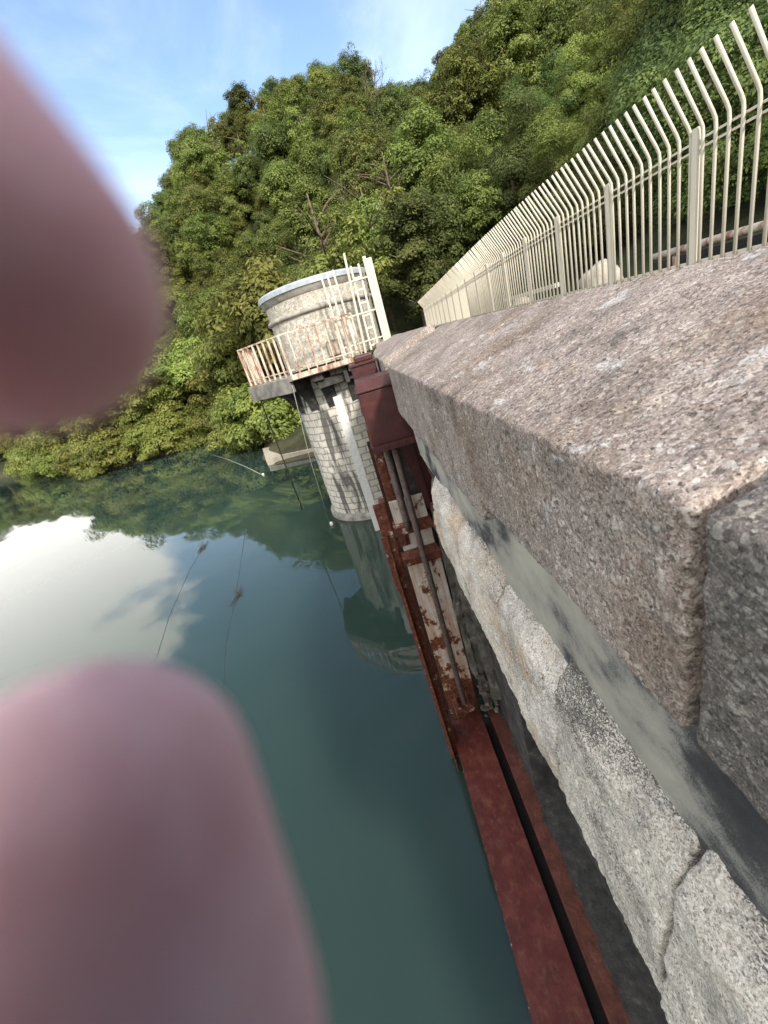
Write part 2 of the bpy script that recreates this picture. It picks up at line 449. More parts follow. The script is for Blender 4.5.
# ------------------------------------------------------------------ setting: terrain, water, sky
shore = [(30, 21.5), (9, 21.5), (3.2, 21.3), (-2, 21.2), (-5.6, 22.4), (-6.8, 25), (-7.6, 30), (-10, 38), (-14.2, 43.6), (-20, 43), (-26.3, 42.6), (-33, 46.5), (-44, 59), (-56, 73),
         (-66, 88), (-78, 97), (-92, 94), (-104, 80), (-112, 50), (-120, 10), (-125, -60)]
land = shore + [(-420, -60), (-420, 420), (420, 420), (420, 21.5)]
SA = np.array(shore, float); LA = np.array(land, float)
def shore_dist(x, y):
    x = np.asarray(x, float); y = np.asarray(y, float); d = np.full(x.shape, 1e9)
    for a, b in zip(SA[:-1], SA[1:]):
        ab = b - a; t = np.clip(((x - a[0]) * ab[0] + (y - a[1]) * ab[1]) / (ab @ ab), 0, 1)
        d = np.minimum(d, np.hypot(x - a[0] - t * ab[0], y - a[1] - t * ab[1]))
    ins = np.zeros(x.shape, bool); n = len(LA)
    for i in range(n):
        (x1, y1), (x2, y2) = LA[i], LA[(i + 1) % n]
        c = ((y1 > y) != (y2 > y)) & (x < (x2 - x1) * (y - y1) / (y2 - y1 + 1e-12) + x1); ins ^= c
    return np.where(ins, d, -d)
def ground_h(x, y):
    x = np.asarray(x, float) / K; y = np.asarray(y, float) / K
    d = shore_dist(x, y)
    az = np.degrees(np.arctan2(x, y))
    main = 1 / (1 + np.exp(-(az + 26) / 3.2))                 # the hill falls away toward the inlet
    top = 37 * main + 9 * (1 - main)
    top = top * (1 - .30 * np.exp(-((az - 15.5) / 7.0) ** 2) * 1.0 - .14 / (1 + np.exp(-(az - 20) / 3)))
    h = .55 + np.minimum(d, 4) * .28
    s = np.clip((d - 3) / 44, 0, 1)
    h = h + top * (s * s * (3 - 2 * s) * .5 + s * .5)
    h = h + np.clip(d, 0, 8) * .1 * np.sin(x * .31 + 1) * np.cos(y * .27)
    h = np.where(d < .8, -1.2 + np.clip(d + 2.2, 0, 3) / 3 * 1.85, h)
    # downstream side of the dam: a bench at crest level
    bench = (x > 3.0) & (y < 34)
    hb = HT - .62 + np.clip(x - 7.5, 0, 40) * .3 + np.clip(y - 22, 0, 12) * .2
    f = np.clip((x - 3.2) / 2.5, 0, 1) * np.clip((30 - y) / 8, 0, 1)
    return K * np.where(x > 3.0, h * (1 - f) + hb * f, h)

def grid_mesh(name, xs, ys, fn):
    X, Y = np.meshgrid(xs, ys); Z = fn(X, Y)
    co = np.stack([X, Y, Z], -1).reshape(-1, 3); nx, ny = len(xs), len(ys)
    i = np.arange(nx * ny).reshape(ny, nx)
    q = np.stack([i[:-1, :-1], i[:-1, 1:], i[1:, 1:], i[1:, :-1]], -1).reshape(-1, 4)
    me = bpy.data.meshes.new(name); me.from_pydata(co.tolist(), [], q.tolist()); shade(me); return me
xs = np.concatenate([np.arange(-420, -60, 12), np.arange(-60, 45, 1.0), np.arange(45, 421, 14)])
ys = np.concatenate([np.arange(-60, -5, 6), np.arange(-5, 20, 1.5), np.arange(20, 75, 1.0), np.arange(75, 421, 12)])
xs *= K; ys *= K
hill = link('hillside_ground', grid_mesh('hillside_ground', xs, ys, lambda X, Y: ground_h(X, Y)), M['ground'])
tag(hill, kind='structure')
wv = MB(); wv.add([(-450, -200, 0), (2.2, -200, 0), (2.2, 24, 0), (2.2, 450, 0), (-450, 450, 0)], [(0, 1, 2, 3, 4)])
tag(wv.build('reservoir_water', M['water']), kind='structure')

# ------------------------------------------------------------------ the dam
dam = empty('stone_dam', (0, 0, 0))
tag(dam, 'weathered granite dam wall with thick coping running from the right foreground to the round tower', 'dam')
COPE = [(.30, -.246), (.30, -.595), (.56, -.61), (.93, -.61), (.93, -.05), (.86, -.045), (.60, -.135)]
cuts = [-2.2, -1.35, -.52, .352, 1.28, 1.98, 2.9, 3.9, 4.46, 5.6, 6.9, 8.2, 9.9, 11.6]
rj = random.Random(3)
for i, (a, b) in enumerate(zip(cuts[:-1], cuts[1:])):
    dx = rj.uniform(-.006, .006); dz = rj.uniform(-.004, .004)
    if i == 3 or i == 2: dx = dz = 0
    if i == 7: continue
    if i >= 8: dx += .02; dz += .02
    if i in (4, 5, 6): dx += .002
    poly = [(x + (dx if x < .5 else 0), z + dz - (.088 if i in (4, 5, 6) and z < -.5 else 0)) for x, z in COPE]
    fine = .009 if b < 2 and a > -.7 else (.02 if b < 4 else .04)
    stone('coping_stone', poly, a + (.010 if i == 3 else .004), b - (.009 if i == 2 else .004), M['cope_dark'] if i == 2 else M['cope'], dam, fine, .009, .0045, .006, 3.5, i, curve_x,
          'dark weathered coping stone' if i == 2 else None, .007)
m = MB()
for a in np.arange(-2.2, 11.4, .3):
    c = curve_x(a + .15)
    if 3.7 < a < 4.5: c += .22
    m.slab([P(.325 + c, a, -.58), P(.325 + c, a, -.27), P(.6 + c, a, -.17), P(.9 + c, a, -.085), P(.9 + c, a, -.58)], (0, .302, 0))
m.build('joint_mortar', M['joint'], dam)
# neck band under the coping
stone('mortar_band', [(.385, -.56), (.372, -.8), (.375, -1.06), (1.0, -1.06), (1.0, -.57)], -2.2, 3.6, M['mortar'], dam, .03, .01, .003, .012, 2.2, 5, curve_x)
# rough faced course
ROCK = [(.42, -1.0), (.385, -1.0), (.318, -1.13), (.296, -1.36), (.30, -1.60), (.345, -1.80), (.42, -1.95), (.95, -1.95), (.95, -1.0)]
rc = [-2.2, -1.3, -.5, .39, .87, 1.39, 2.05, 2.87]
for i, (a, b) in enumerate(zip(rc[:-1], rc[1:])):
    k = rj.uniform(-.010, .010) - .012
    poly = [(x + (k if x < .38 else 0), z + (rj.uniform(-.012, .012)) + (.05 if b < .9 and z > -1.2 else 0)) for x, z in ROCK]
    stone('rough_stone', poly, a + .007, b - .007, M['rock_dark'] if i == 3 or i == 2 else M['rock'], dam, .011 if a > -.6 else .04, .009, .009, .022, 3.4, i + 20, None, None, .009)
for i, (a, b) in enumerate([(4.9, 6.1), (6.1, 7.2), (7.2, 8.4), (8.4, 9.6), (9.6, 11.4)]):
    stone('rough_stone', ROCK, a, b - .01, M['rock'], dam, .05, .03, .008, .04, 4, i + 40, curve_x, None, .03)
m = MB(); m.box(P(.72, .33, -1.43), (.6, 5.0, .8)); m.build('course_backing', M['joint'], dam)
# lower courses
lo = MB()
for row, (z0, z1) in enumerate([(-1.93, -2.6), (-2.61, -3.4), (-3.41, -4.2), (-4.21, -5.0)]):
    y = -2.2 - .35 * (row % 2)
    while y < 2.8:
        L = min(rj.uniform(.7, 1.1), 2.84 - y)
        if L < .12: break
        lo.box(P(1.2 + rj.uniform(-.02, .02), y + L / 2, (z0 + z1) / 2), (.62, L - .02, abs(z1 - z0) - .015), None, .03); y += L
lo.build('lower_masonry', M['masonry'], dam)
m = MB()
for a in np.arange(-2.2, 9.6, .4):
    m.box(P(1.7 + curve_x(a), a + .2, -3.3), (1.2, .402, 4.4))
for a in np.arange(4.7, 24, .4):
    m.box(P(1.2 + curve_x(a), a + .2, -3.8), (1.16, .402, 3.9))
m.build('wall_core', M['masonry'], dam)
m = MB()
for a in np.arange(11.6, 24, .8):
    m.box(P(.66 + curve_x(a), a + .4, -.85), (.6, .79, 1.5), None, .02)
m.build('far_parapet', M['cope'], dam)
# crest paving and downstream parapet
m = MB()
for a in np.arange(-2.2, 25, .8):
    m.box(P(2.05 + curve_x(a + .4), a + .4, -1.16), (2.3, .802, .2))
crest = m.build('crest_path', M['tar']); tag(crest, kind='structure')
for a, b in zip(np.arange(-2.2, 23, 1.8), np.arange(-.4, 24.8, 1.8)):
    b = min(b, 23.4)
    m = MB()
    for y in np.arange(a, b - .01, .6):
        m.box(P(3.03 + curve_x(y + .3), y + .3, -.75), (.36, min(.598, b - y), 1.12), None, .006)
    m.build('downstream_parapet', M['conc'], dam)
m = MB()
for a in np.arange(-2.2, 23.3, .8):
    m.box(P(3.75 + curve_x(a), a + .4, -2.8), (1.1, .802, 3.2))
m.build('downstream_face', M['masonry'], dam)
# ledge and its slot in front of the wall
m = MB(); m.box(P(.935, .8, -5.24), (.92, 6.4, .48), None, .006)
m.build('ledge', M['ledge'], dam)
m = MB(); m.box(P(.42, .8, -5.3), (.12, 6.3, .1)); m.build('slot_shade_sheet', M['black'], dam)  # black sheet closing the slot, its colour stands in for deep shade
# broken concrete at the foot of the recess
for x, w_, y, z0, z1, sd_ in ((.42, .07, 3.98, -1.75, -4.2, 1), (.505, .10, 3.9, -1.15, -3.6, 2), (.60, .12, 3.84, -1.1, -4.6, 3), (.50, .09, 4.02, -3.5, -4.98, 4)):
    m = MB(); n_ = 34; k_ = 4
    for i in range(n_ + 1):
        z = z0 + (z1 - z0) * i / n_
        for (ux, uy) in ((-1, -1), (-.35, -1.1), (.35, -1.05), (1, -1), (1, 1), (-1, 1)):
            q = Vector((x + ux * w_ * .5, y + uy * .07, z + H))
            j = noise.noise_vector(q * 6 + Vector((sd_ * 5, 0, 0))) * .035 + noise.noise_vector(q * 17) * .016
            m.v.append(tuple(q + Vector((j.x, j.y, j.z * .3))))
    for i in range(n_):
        for j in range(6): m.f.append((i * 6 + j, i * 6 + (j + 1) % 6, i * 6 + 6 + (j + 1) % 6, i * 6 + 6 + j))
    m.f.append(tuple(range(5, -1, -1))); m.f.append(tuple(range(n_ * 6, n_ * 6 + 6)))
    m.build('broken_concrete', M['rubble'], dam)
m = MB()
for i in range(26):
    e = rj.uniform(.03, .075)
    m.box(P(rj.uniform(.40, .62), rj.uniform(3.78, 3.98), rj.uniform(-4.98, -4.2) if i < 18 else rj.uniform(-4.2, -3)), (e, e * rj.uniform(.7, 1.4), e * rj.uniform(.5, 1)), Matrix.Rotation(rj.uniform(0, 3), 3, 'Z') @ Matrix.Rotation(rj.uniform(-.6, .6), 3, 'X'), .008)
m.rough(.012, 22, 2); m.build('rubble', M['rubble'], dam)['kind'] = 'stuff'
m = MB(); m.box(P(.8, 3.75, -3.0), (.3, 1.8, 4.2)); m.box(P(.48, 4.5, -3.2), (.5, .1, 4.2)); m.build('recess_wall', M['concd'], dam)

# ------------------------------------------------------------------ sluice gate
def G(x, y, z): return Vector((x, y, z))                # gate coordinates before the whole gate is enlarged about the eye point
gate = empty('sluice_gate', G(.12, 3.1, -4.7))
tag(gate, 'rusty sluice gate with peeling white plates and screw stems hanging on the dam face', 'sluice gate')
def g(mb, name, mat, smooth=False, parent=None):
    o = mb.build(name, mat, None, smooth); rel(o, gate)
    if parent is not None: o.parent = parent
    return o
m = MB()
m.box(G(-.075, 2.86, -2.95), (.05, .10, 3.7), None, .004)
m.box(G(-.105, 2.80, -2.95), (.09, .016, 3.7), None, .003)
m.box(G(-.118, 2.72, -3.2), (.014, .16, 3.2), None, .003)
m.box(G(-.135, 2.78, -1.62), (.05, .03, .5), None, .004)
m.rough(.006, 14, 1)
g(m, 'guide_rail', M['rust'])
m = MB(); m.box(G(.12, 3.37, -2.7), (.37, .02, 3.9), None, .003); g(m, 'back_plate', plain('dark_brown_rust', (.03, .014, .011), .9, .6, 14, .006))
m = MB(); m.box(G(.0, 3.30, -1.2), (.07, .12, 1.1), None, .006); m.box(G(.045, 3.40, -1.2), (.03, .3, 1.1), None, .004); m.rough(.008, 16, 4); g(m, 'upper_rail', M['rust'])
m = MB(); m.box(G(.13, 3.22, -2.95), (.32, .03, 2.3), None, .004); m.rough(.006, 7, 3)
pl = g(m, 'gate_plate', M['peel'])
m = MB(); m.box(G(.13, 3.28, -1.66), (.30, .03, .3), None, .004); g(m, 'gate_plate', M['peel'])
for zz, yy in ((-1.80, 3.16), (-1.50, 3.2)):
    m = MB(); m.box(G(.12, yy, zz), (.34, .14, .022), None, .003); m.box(G(.12, yy - .08, zz - .03), (.34, .016, .08), None, .003); m.rough(.008, 12, zz)
    g(m, 'stiffener', M['rust'])
m = MB(); m.box(G(.12, 3.2, -1.38), (.3, .03, .22), None, .003); m.rough(.01, 12, 3); g(m, 'gate_plate', M['peel'])['label'] = 'heavily rusted top plate'
m = MB(); m.tube([G(.135, 3.0, -.72 - .1 * i) for i in range(31)], .026, 14); g(m, 'screw_stem', M['stem'], True)
m = MB(); m.tube([G(.075, 3.12, -.72 - .1 * i) for i in range(9)], .03, 12); g(m, 'guide_rod', M['stem'], True)
m = MB(); m.box(G(.125, 3.0, -3.60), (.2, .16, .06), None, .006)
for dx in (-.06, .06): m.tube([G(.125 + dx, 2.95, -3.58), G(.125 + dx, 2.95, -3.5)], .014, 6); m.box(G(.125 + dx, 3.02, -3.55), (.012, .14, .12), None, .002)
m.rough(.005, 20, 1); g(m, 'stem_foot', M['rust'])
m = MB(); m.slab([G(.165, 3.13, -.74), G(.375, 3.13, -.74), G(.385, 3.13, -1.38), G(.345, 3.13, -1.72), G(.30, 3.13, -1.45)], (0, .03, 0))
m.slab([G(.27, 3.10, -.74), G(.285, 3.10, -.74), G(.335, 3.10, -1.6), G(.32, 3.10, -1.6)], (0, .05, 0))
g(m, 'support_bracket', M['darkred'])['label'] = 'tapered dark brown bracket plate'

gate.location = (.16, 4.133, H - 6.267); gate.scale = (1.333, 1.333, 1.333)  # gate moved out and enlarged about the eye point

hoist = empty('gate_hoist', P(.23, 4.2, -1.0))
tag(hoist, 'dark red steel hoist box bolted under the dam coping above the screw stems', 'hoist box')
def hs_(mb, name, mat): return rel(mb.build(name, mat), hoist)
m = MB(); m.box(P(.235, 4.2, -.70), (.53, .56, .56), None, .012); hs_(m, 'housing', M['darkred'])
m = MB()
V = [(-.035, 3.905), (.51, 3.905), (.51, 4.5), (-.035, 4.5)]
m.add([P(x, y, -.395) for x, y in V] + [P(x + (.015 if x < .1 else -.015), y + (.07 if y < 4.2 else -.07), -.315) for x, y in V],
      [(3, 2, 1, 0), (4, 5, 6, 7), (0, 1, 5, 4), (1, 2, 6, 5), (2, 3, 7, 6), (3, 0, 4, 7)])
m.box(P(.237, 4.2, -.405), (.56, .61, .02), None, .004); hs_(m, 'lid', M['darkred'])
m = MB(); m.box(P(.235, 4.2, -.985), (.57, .64, .03), None, .004); m.box(P(.235, 3.875, -.97), (.57, .02, .07), None, .003)
for k in range(6): m.tube([P(.02 + k * .09, 3.855, -.97), P(.02 + k * .09, 3.87, -.97)], .013, 6)
hs_(m, 'base_flange', M['darkred'])
motor = empty('gate_motor', P(.1, 5.5, -.7))
tag(motor, 'small dark red gear housing behind the hoist box at the end of the coping', 'gear housing')
m = MB(); m.box(P(.13, 5.6, -.48), (.32, .6, .50), None, .015); m.box(P(.13, 5.6, -.22), (.35, .64, .03), None, .004); rel(m.build('housing', M['darkred']), motor)
m = MB(); m.box(P(.16, 5.6, -.165), (.24, .5, .08), None, .02); rel(m.build('gear_cap', M['darkred']), motor)
m = MB(); m.box(P(.13, 5.6, -.75), (.36, .66, .05), None, .004); rel(m.build('base_flange', M['darkred']), motor)

beam = empty('steel_beam', P(.14, 1, -5.4))
tag(beam, 'long red painted steel beam lying along the foot of the dam above the water', 'beam')
m = MB(); m.box(P(.145, .9, -5.006), (.44, 6.1, .012), None, .003); rel(m.build('top_plate', M['red']), beam)
m = MB(); m.box(P(-.068, .9, -5.26), (.014, 6.1, .49), None, .002); m.box(P(.357, .9, -5.26), (.014, 6.1, .49), None, .002); rel(m.build('web_plate', M['rust']), beam)
m = MB(); m.box(P(-.082, .9, -5.02), (.008, 6.1, .04)); rel(m.build('edge_lip', M['rust']), beam)

# ------------------------------------------------------------------ intake tower
tw = empty('intake_tower', (TC[0], TC[1], 0))
tag(tw, 'round intake tower of white stone blocks rising from the water under a grey roof', 'tower')
def lathe(prof, n=64, c=TC):
    m = MB(); V = []; F = []; k = len(prof)
    for r, z in prof:
        for j in range(n):
            a = 2 * math.pi * j / n; V.append((c[0] + r * math.sin(a), c[1] - r * math.cos(a), z + HT))
    for i in range(k - 1):
        for j in range(n):
            j2 = (j + 1) % n; F.append((i * n + j, i * n + j2, (i + 1) * n + j2, (i + 1) * n + j))
    m.add(V, F); return m
def tpart(m, name, mat, smooth=False, parent=None):
    o = m.build(name, mat, None, smooth); rel(o, tw)
    if parent is not None: o.parent = parent
    return o
m = lathe([(1.5, -5.2), (1.5, -.5), (1.5, -.34), (0.01, -.34)]); o = m.build('shaft', M['brick'], None); 
o.parent = tw; o.matrix_parent_inverse = Matrix.Translation(-tw.location); shade(o.data)
m = lathe([(1.6, -5.2), (1.6, -4.58), (1.56, -4.52), (1.49, -4.50)]); tpart(m, 'footing', M['conc'], True)
drum = tpart(lathe([(1.43, -.2), (1.43, 1.62)]), 'drum_wall', M['stucco'], True)
tpart(lathe([(1.43, 1.02), (1.49, 1.04), (1.51, 1.08), (1.49, 1.13), (1.43, 1.15)]), 'string_course', M['ashlar'], True)
tpart(lathe([(1.43, 1.44), (1.47, 1.47), (1.50, 1.54), (1.53, 1.58)]), 'cornice', M['ashlar'], True)
tpart(lathe([(1.5, 1.575), (1.555, 1.59), (1.555, 1.69), (1.51, 1.73), (.01, 1.83)]), 'roof', M['roof'], False)
def on_drum(az, z, r=1.44): 
    a = R(az); return Vector((TC[0] + r * math.sin(a), TC[1] - r * math.cos(a), z + HT)), a
p, a = on_drum(18, .22)
m = MB(); m.box(p, (.55, .08, .92), Matrix.Rotation(a, 3, 'Z'), .01); dr = tpart(m, 'door', plain('faded_panel', (.42, .38, .32), .8, .45, 9))
p, a = on_drum(27, .3, 1.49)
m = MB(); m.box(p, (.2, .03, .5), Matrix.Rotation(a, 3, 'Z'), .004); tpart(m, 'notice_plate', plain('torn_white_notice', (.62, .6, .55), .7, .3, 14))
p, a = on_drum(4, .1, 1.49)
m = MB(); m.box(p, (.3, .16, .36), Matrix.Rotation(a, 3, 'Z'), .01); tpart(m, 'control_cabinet', plain('stained_grey_cabinet', (.33, .27, .22), .7, .4, 12))

DECK = [(.42, 10.15), (-1.5, 10.25), (-2.84, 11.5), (-2.9, 13.6), (-1.6, 15.0), (.5, 15.0)]
m = MB(); m.prism(DECK, HT - .36, HT - .24); tpart(m, 'deck_slab', M['conc'])
m = MB(); m.bar(Q(.42, 10.13, -.285), Q(-1.5, 10.23, -.285), .03, .11); tpart(m, 'edge_angle', M['railp'])
m = MB(); m.bar(Q(-1.56, 10.36, -.44), Q(-2.81, 11.54, -.44), .16, .36, .01); m.bar(Q(-2.81, 11.56, -.44), Q(-2.84, 13.5, -.44), .16, .36, .01); tpart(m, 'edge_beam', plain('grey_stained_concrete', (.15, .142, .13), .9, .5, 4, .01))
for az in (-84, -60, -36, -13, 12):
    a = R(az); d = Vector((math.sin(a), -math.cos(a), 0)); s = Vector((math.cos(a), math.sin(a), 0)) * .15
    c = Vector((TC[0], TC[1], HT)); pts = []
    out = 2.45 if az < -40 else 2.2
    for k in range(7):
        t = k / 6; pts.append(c + d * (1.46 + (out - 1.46) * (1 - math.cos(t * math.pi / 2))) + Vector((0, 0, -1.62 + 1.1 * math.sin(t * math.pi / 2))))
    pts += [c + d * out + Vector((0, 0, -.36)), c + d * 1.4 + Vector((0, 0, -.36))]
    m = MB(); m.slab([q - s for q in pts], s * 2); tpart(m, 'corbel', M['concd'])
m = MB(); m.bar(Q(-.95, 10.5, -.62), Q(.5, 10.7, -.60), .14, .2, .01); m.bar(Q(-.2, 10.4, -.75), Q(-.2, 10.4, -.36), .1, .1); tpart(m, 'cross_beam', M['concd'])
# deck railing
rl = empty('deck_railing', Q(-1.5, 10.25, -.24)); tag(rl, 'low white railing stained with rust round the tower deck', 'railing')
def seg_rail(a, b, n, w=.03, h=.92):
    a = Vector(a); b = Vector(b); m = MB()
    m.bar(a + Vector((0, 0, h)), b + Vector((0, 0, h)), .05, .035); rel(m.build('rail', M['railp']), rl)
    m = MB(); m.bar(a + Vector((0, 0, .12)), b + Vector((0, 0, .12)), .035, .03); rel(m.build('rail', M['railp']), rl)
    for i in range(n + 1):
        p = a.lerp(b, i / n); m = MB(); m.bar(p, p + Vector((0, 0, h)), w, w); rel(m.build('baluster', M['railp']), rl)
A, B, C_, D_ = Q(.3, 10.2, -.24), Q(-1.46, 10.3, -.24), Q(-2.76, 11.55, -.22), Q(-2.79, 13.4, -.22)
seg_rail(A, B, 8); 
seg_rail(B, C_, 8, .05); seg_rail(C_, D_, 9, .045)
# security screen with ladder beside the drum
scn = empty('security_screen', Q(.1, 10.3, -.24)); tag(scn, 'tall cream barred screen and ladder standing beside the round drum', 'barred screen')
def s_(mb, name, mat=None): return rel(mb.build(name, mat or M['cream']), scn)
for x, zt in ((-.08, 1.60), (.06, 1.61), (.21, 1.62)):
    m = MB(); m.bar(Q(x, 10.35, -.24), Q(x - .03, 10.35, zt), .042, .042, .004); s_(m, 'bar')
m = MB(); m.tube([Q(.40, 10.38, -.24), Q(.52, 10.38, 1.86)], .028, 10); s_(m, 'pole')
for x in (.56, .74):
    m = MB(); m.bar(Q(x, 10.42, -.2), Q(x + .03, 10.42, 1.6), .045, .045, .004); s_(m, 'ladder_rail')
for z in (-.1, .28, .56, .83, 1.1, 1.34):
    m = MB(); m.bar(Q(.57, 10.42, z), Q(.76, 10.42, z), .03, .04); s_(m, 'rung')
for z, x0 in ((.02, -.1), (.62, -.1), (1.3, .4)):
    m = MB(); m.bar(Q(x0, 10.37, z), Q(1.0, 10.40, z), .026, .03); s_(m, 'cross_rail')
m = MB(); m.box(Q(.93, 10.4, .75), (.075, .08, 1.9), None, .006); s_(m, 'gate_post')
m = MB(); m.box(Q(1.035, 10.47, .75), (.12, .03, 1.82), None, .004); s_(m, 'side_panel')
m = MB(); m.bar(Q(.84, 10.7, -.2), Q(.86, 10.7, 1.55), .035, .035); s_(m, 'bar')
# gauge board
gb = MB(); gb.box(Vector((0, 0, 1.86)), (.215, .05, 3.84), None, .006)
o = gb.build('gauge_board', M['gauge']); tag(o, 'long white gauge board running down the tower face into the water', 'gauge board')
o.location = (-.56 * K, 10.05 * K, -.05); o.scale = (K, K, K)
for r_ in (tw, rl, scn):
    r_.location = r_.location * K; r_.scale = (K, K, K)  # tower, railing and screen enlarged about the water point below the camera
# pale landing at the waterline and hanging lines
m = MB(); m.prism([(x * K, y * K) for x, y in ((-2.2, 21.4), (-6.2, 22.5), (-7.2, 26.5), (-3, 26))], -.3, .4); m.rough(.04, 2, 3)
tag(m.build('concrete_landing', plain('pale_landing_concrete', (.34, .31, .25), .9, .3, 5, .02)), 'pale concrete landing at the far waterline left of the tower', 'landing')
def line(name, pts, r, mat, label, cat, n=5):
    m = MB(); m.tube(pts, r, n); o = m.build(name, mat, None, True); tag(o, label, cat); return o
line('hanging_cable', [Vector((-1.75, 11.75, 4.9)), Vector((-2.1, 12.4, 2.6)), Vector((-2.33, 13.0, -.05))], .008, M['ropepale'], 'thin pale cable hanging from the deck corner into the water', 'cable')
bm_ = bmesh.new(); bmesh.ops.create_uvsphere(bm_, u_segments=16, v_segments=10, radius=.07); 
bmesh.ops.scale(bm_, vec=(1, 1, 1.25), verts=bm_.verts); me = bpy.data.meshes.new('float'); bm_.to_mesh(me); bm_.free(); shade(me)
o = link('float', me, M['foam']); o.location = (-2.28, 13.06, .04); tag(o, 'small white float on the water below the tower', 'float')
line('drain_pipe', [Vector((-3.3, 14.2, 4.75)), Vector((-3.5, 15.0, 2.4)), Vector((-3.65, 15.6, -.05))], .022, M['black'], 'dark thin pipe dropping from the left end of the deck into the water', 'pipe', 8)
def wl(pts): return [Vector((x * K, y * K, .006)) for x, y in pts]
line('floating_line', wl([(-5.0, 5.4), (-5.52, 6.35), (-6.1, 8.6), (-6.5, 11), (-6.62, 12.61), (-7.45, 14.62), (-8.4, 17)]), .0036, M['rope'], 'left of the two thin dark lines lying on the water', 'fishing line')
line('floating_line', wl([(-2.9, 3.5), (-3.46, 4.44), (-4.05, 6.6), (-4.35, 8.49), (-4.64, 10.07), (-5.2, 13)]), .0034, M['rope'], 'right of the two thin dark lines on the water, nearer the dam', 'fishing line')
line('floating_rope', wl([(-12.76, 32.5), (-10.2, 28.2), (-8, 24.2), (-6.17, 20.67)]), .022, M['ropepale'], 'pale rope floating on the green water toward the wooded shore', 'rope')
o = link('float', me.copy(), M['foam']); o.location = (-7.0, 23.7, .02); tag(o, 'little white float at the near end of the pale floating rope', 'float')
def debris(x, y, s, seed, label):
    rr = random.Random(seed); m = MB()
    for i in range(9):
        a = rr.uniform(-.5, .5) + 1.9; L = rr.uniform(.2, .5) * s
        c = Vector((x + rr.uniform(-.1, .1) * s, y + rr.uniform(-.3, .3) * s, .012 + rr.uniform(0, .02)))
        d = Vector((math.cos(a), math.sin(a), rr.uniform(-.05, .1))) * L
        m.tube([c - d, c + Vector((.02, 0, .01)), c + d], [.009 * s, .012 * s, .005 * s], 5)
    tag(m.build('floating_twigs', M['twig']), label, 'debris')
debris(-7.62, 14.6, 1.0, 1, 'clump of pale floating twigs on the left line')
debris(-5.0, 9.9, .8, 5, 'dark snagged twigs on the right line in open water')

# ------------------------------------------------------------------ fence along the downstream parapet
fence = empty('steel_fence', P(3.0, 3.6, -.19)); tag(fence, 'tall cream steel fence with bent over bar tops along the far side of the crest', 'fence')
PW = 1.12; Y0 = 3.67 - 5 * PW
rj2 = random.Random(11)
def picket(mb, y):
    x = 3.0 + curve_x(y); y = y + rj2.uniform(-.004, .004); q = rj2.uniform(-.012, .012)
    mb.tube([P(x, y, -.22), P(x, y, .70), P(x - .006, y, .745), P(x - .028, y, .79), P(x - .215 + q, y + q * .5, 1.115 + q * .3)], .0125, 8)
npan = 22
for i in range(npan):
    a = Y0 + i * PW; b = a + PW; xa, xb = 3 + curve_x(a), 3 + curve_x(b)
    m = MB(); m.bar(P(xa + .018, a + .03, -.15), P(xb + .018, b - .03, -.15), .014, .03)
    rails = []
    for z in (.625, .68):
        r_ = MB(); r_.bar(P(xa + .02, a + .03, z), P(xb + .02, b - .03, z), .011, .016); rails.append(r_)
    near = 2 <= i < 12
    if not near:
        for k in range(10): picket(m, a + (k + .5) * PW / 10)
    if not near:
        for r_ in rails: m.add(r_.v, r_.f)
    pan = rel(m.build('fence_panel', M['cream'], None, False), fence)
    if near:
        for r_ in rails: rel(r_.build('rail', M['cream']), fence).parent = pan
    if near:
        for k in range(10):
            m = MB(); picket(m, a + (k + .5) * PW / 10); rel(m.build('picket', M['cream'], None, True), fence).parent = pan
    m = MB(); m.box(P(xa + .005, a, .27), (.05, .055, .98), None, .006); m.box(P(xa + .005, a, -.2), (.12, .12, .02)); rel(m.build('post', M['cream']), fence)
ye = Y0 + npan * PW; xe = 3 + curve_x(ye)
m = MB(); m.box(P(xe + .05, ye, .27), (.07, .06, 1.0), None, .006); rel(m.build('post', M['cream']), fence)
m = MB()
for k in range(26):
    t = k / 25; x = xe + t * 3.2; y = ye + .5 * math.sin(t * 1.5) 
    m.tube([P(x, y, -.3), P(x, y, .70), P(x, y - .028, .79), P(x, y - .215, 1.115)], .0125, 6)
for z in (.615, .69): m.bar(P(xe, ye, z), P(xe + 3.2, ye + .5, z), .012, .018)
rel(m.build('end_panel', M['cream']), fence)
# pipe rail and boulders behind it
gp = empty('pipe_rail', P(6, 8, -.7)); tag(gp, 'rusty white pipe rail running behind the fence bars', 'pipe rail')
m = MB(); m.tube([P(6.1, 2.5, -.06), P(6.05, 5, -.05), P(6.0, 8.3, -.04)], .06, 10); rel(m.build('pipe', M['railp'], None, True), gp)
for y in (3.2, 5.4, 7.8):
    m = MB(); m.tube([P(6.05, y, -.06), P(6.05, y, -.75)], .045, 8); rel(m.build('post', M['railp'], None, True), gp)
kb = MB(); kb.bar(P(6.6, 2.0, -.32), P(6.5, 9.0, -.28), .14, .3, .01); tag(kb.build('kerb_beam', M['black']), 'dark low beam lying behind the rusty pipe rail', 'kerb')
wr = MB(); wr.bar(P(6.2, 12.4, -.02), P(7.0, 18.5, .0), .12, .12, .01); tag(wr.build('timber_rail', plain('pale_timber', (.5, .47, .4), .8)), 'pale horizontal bar beyond the fence left of the large boulder', 'rail')
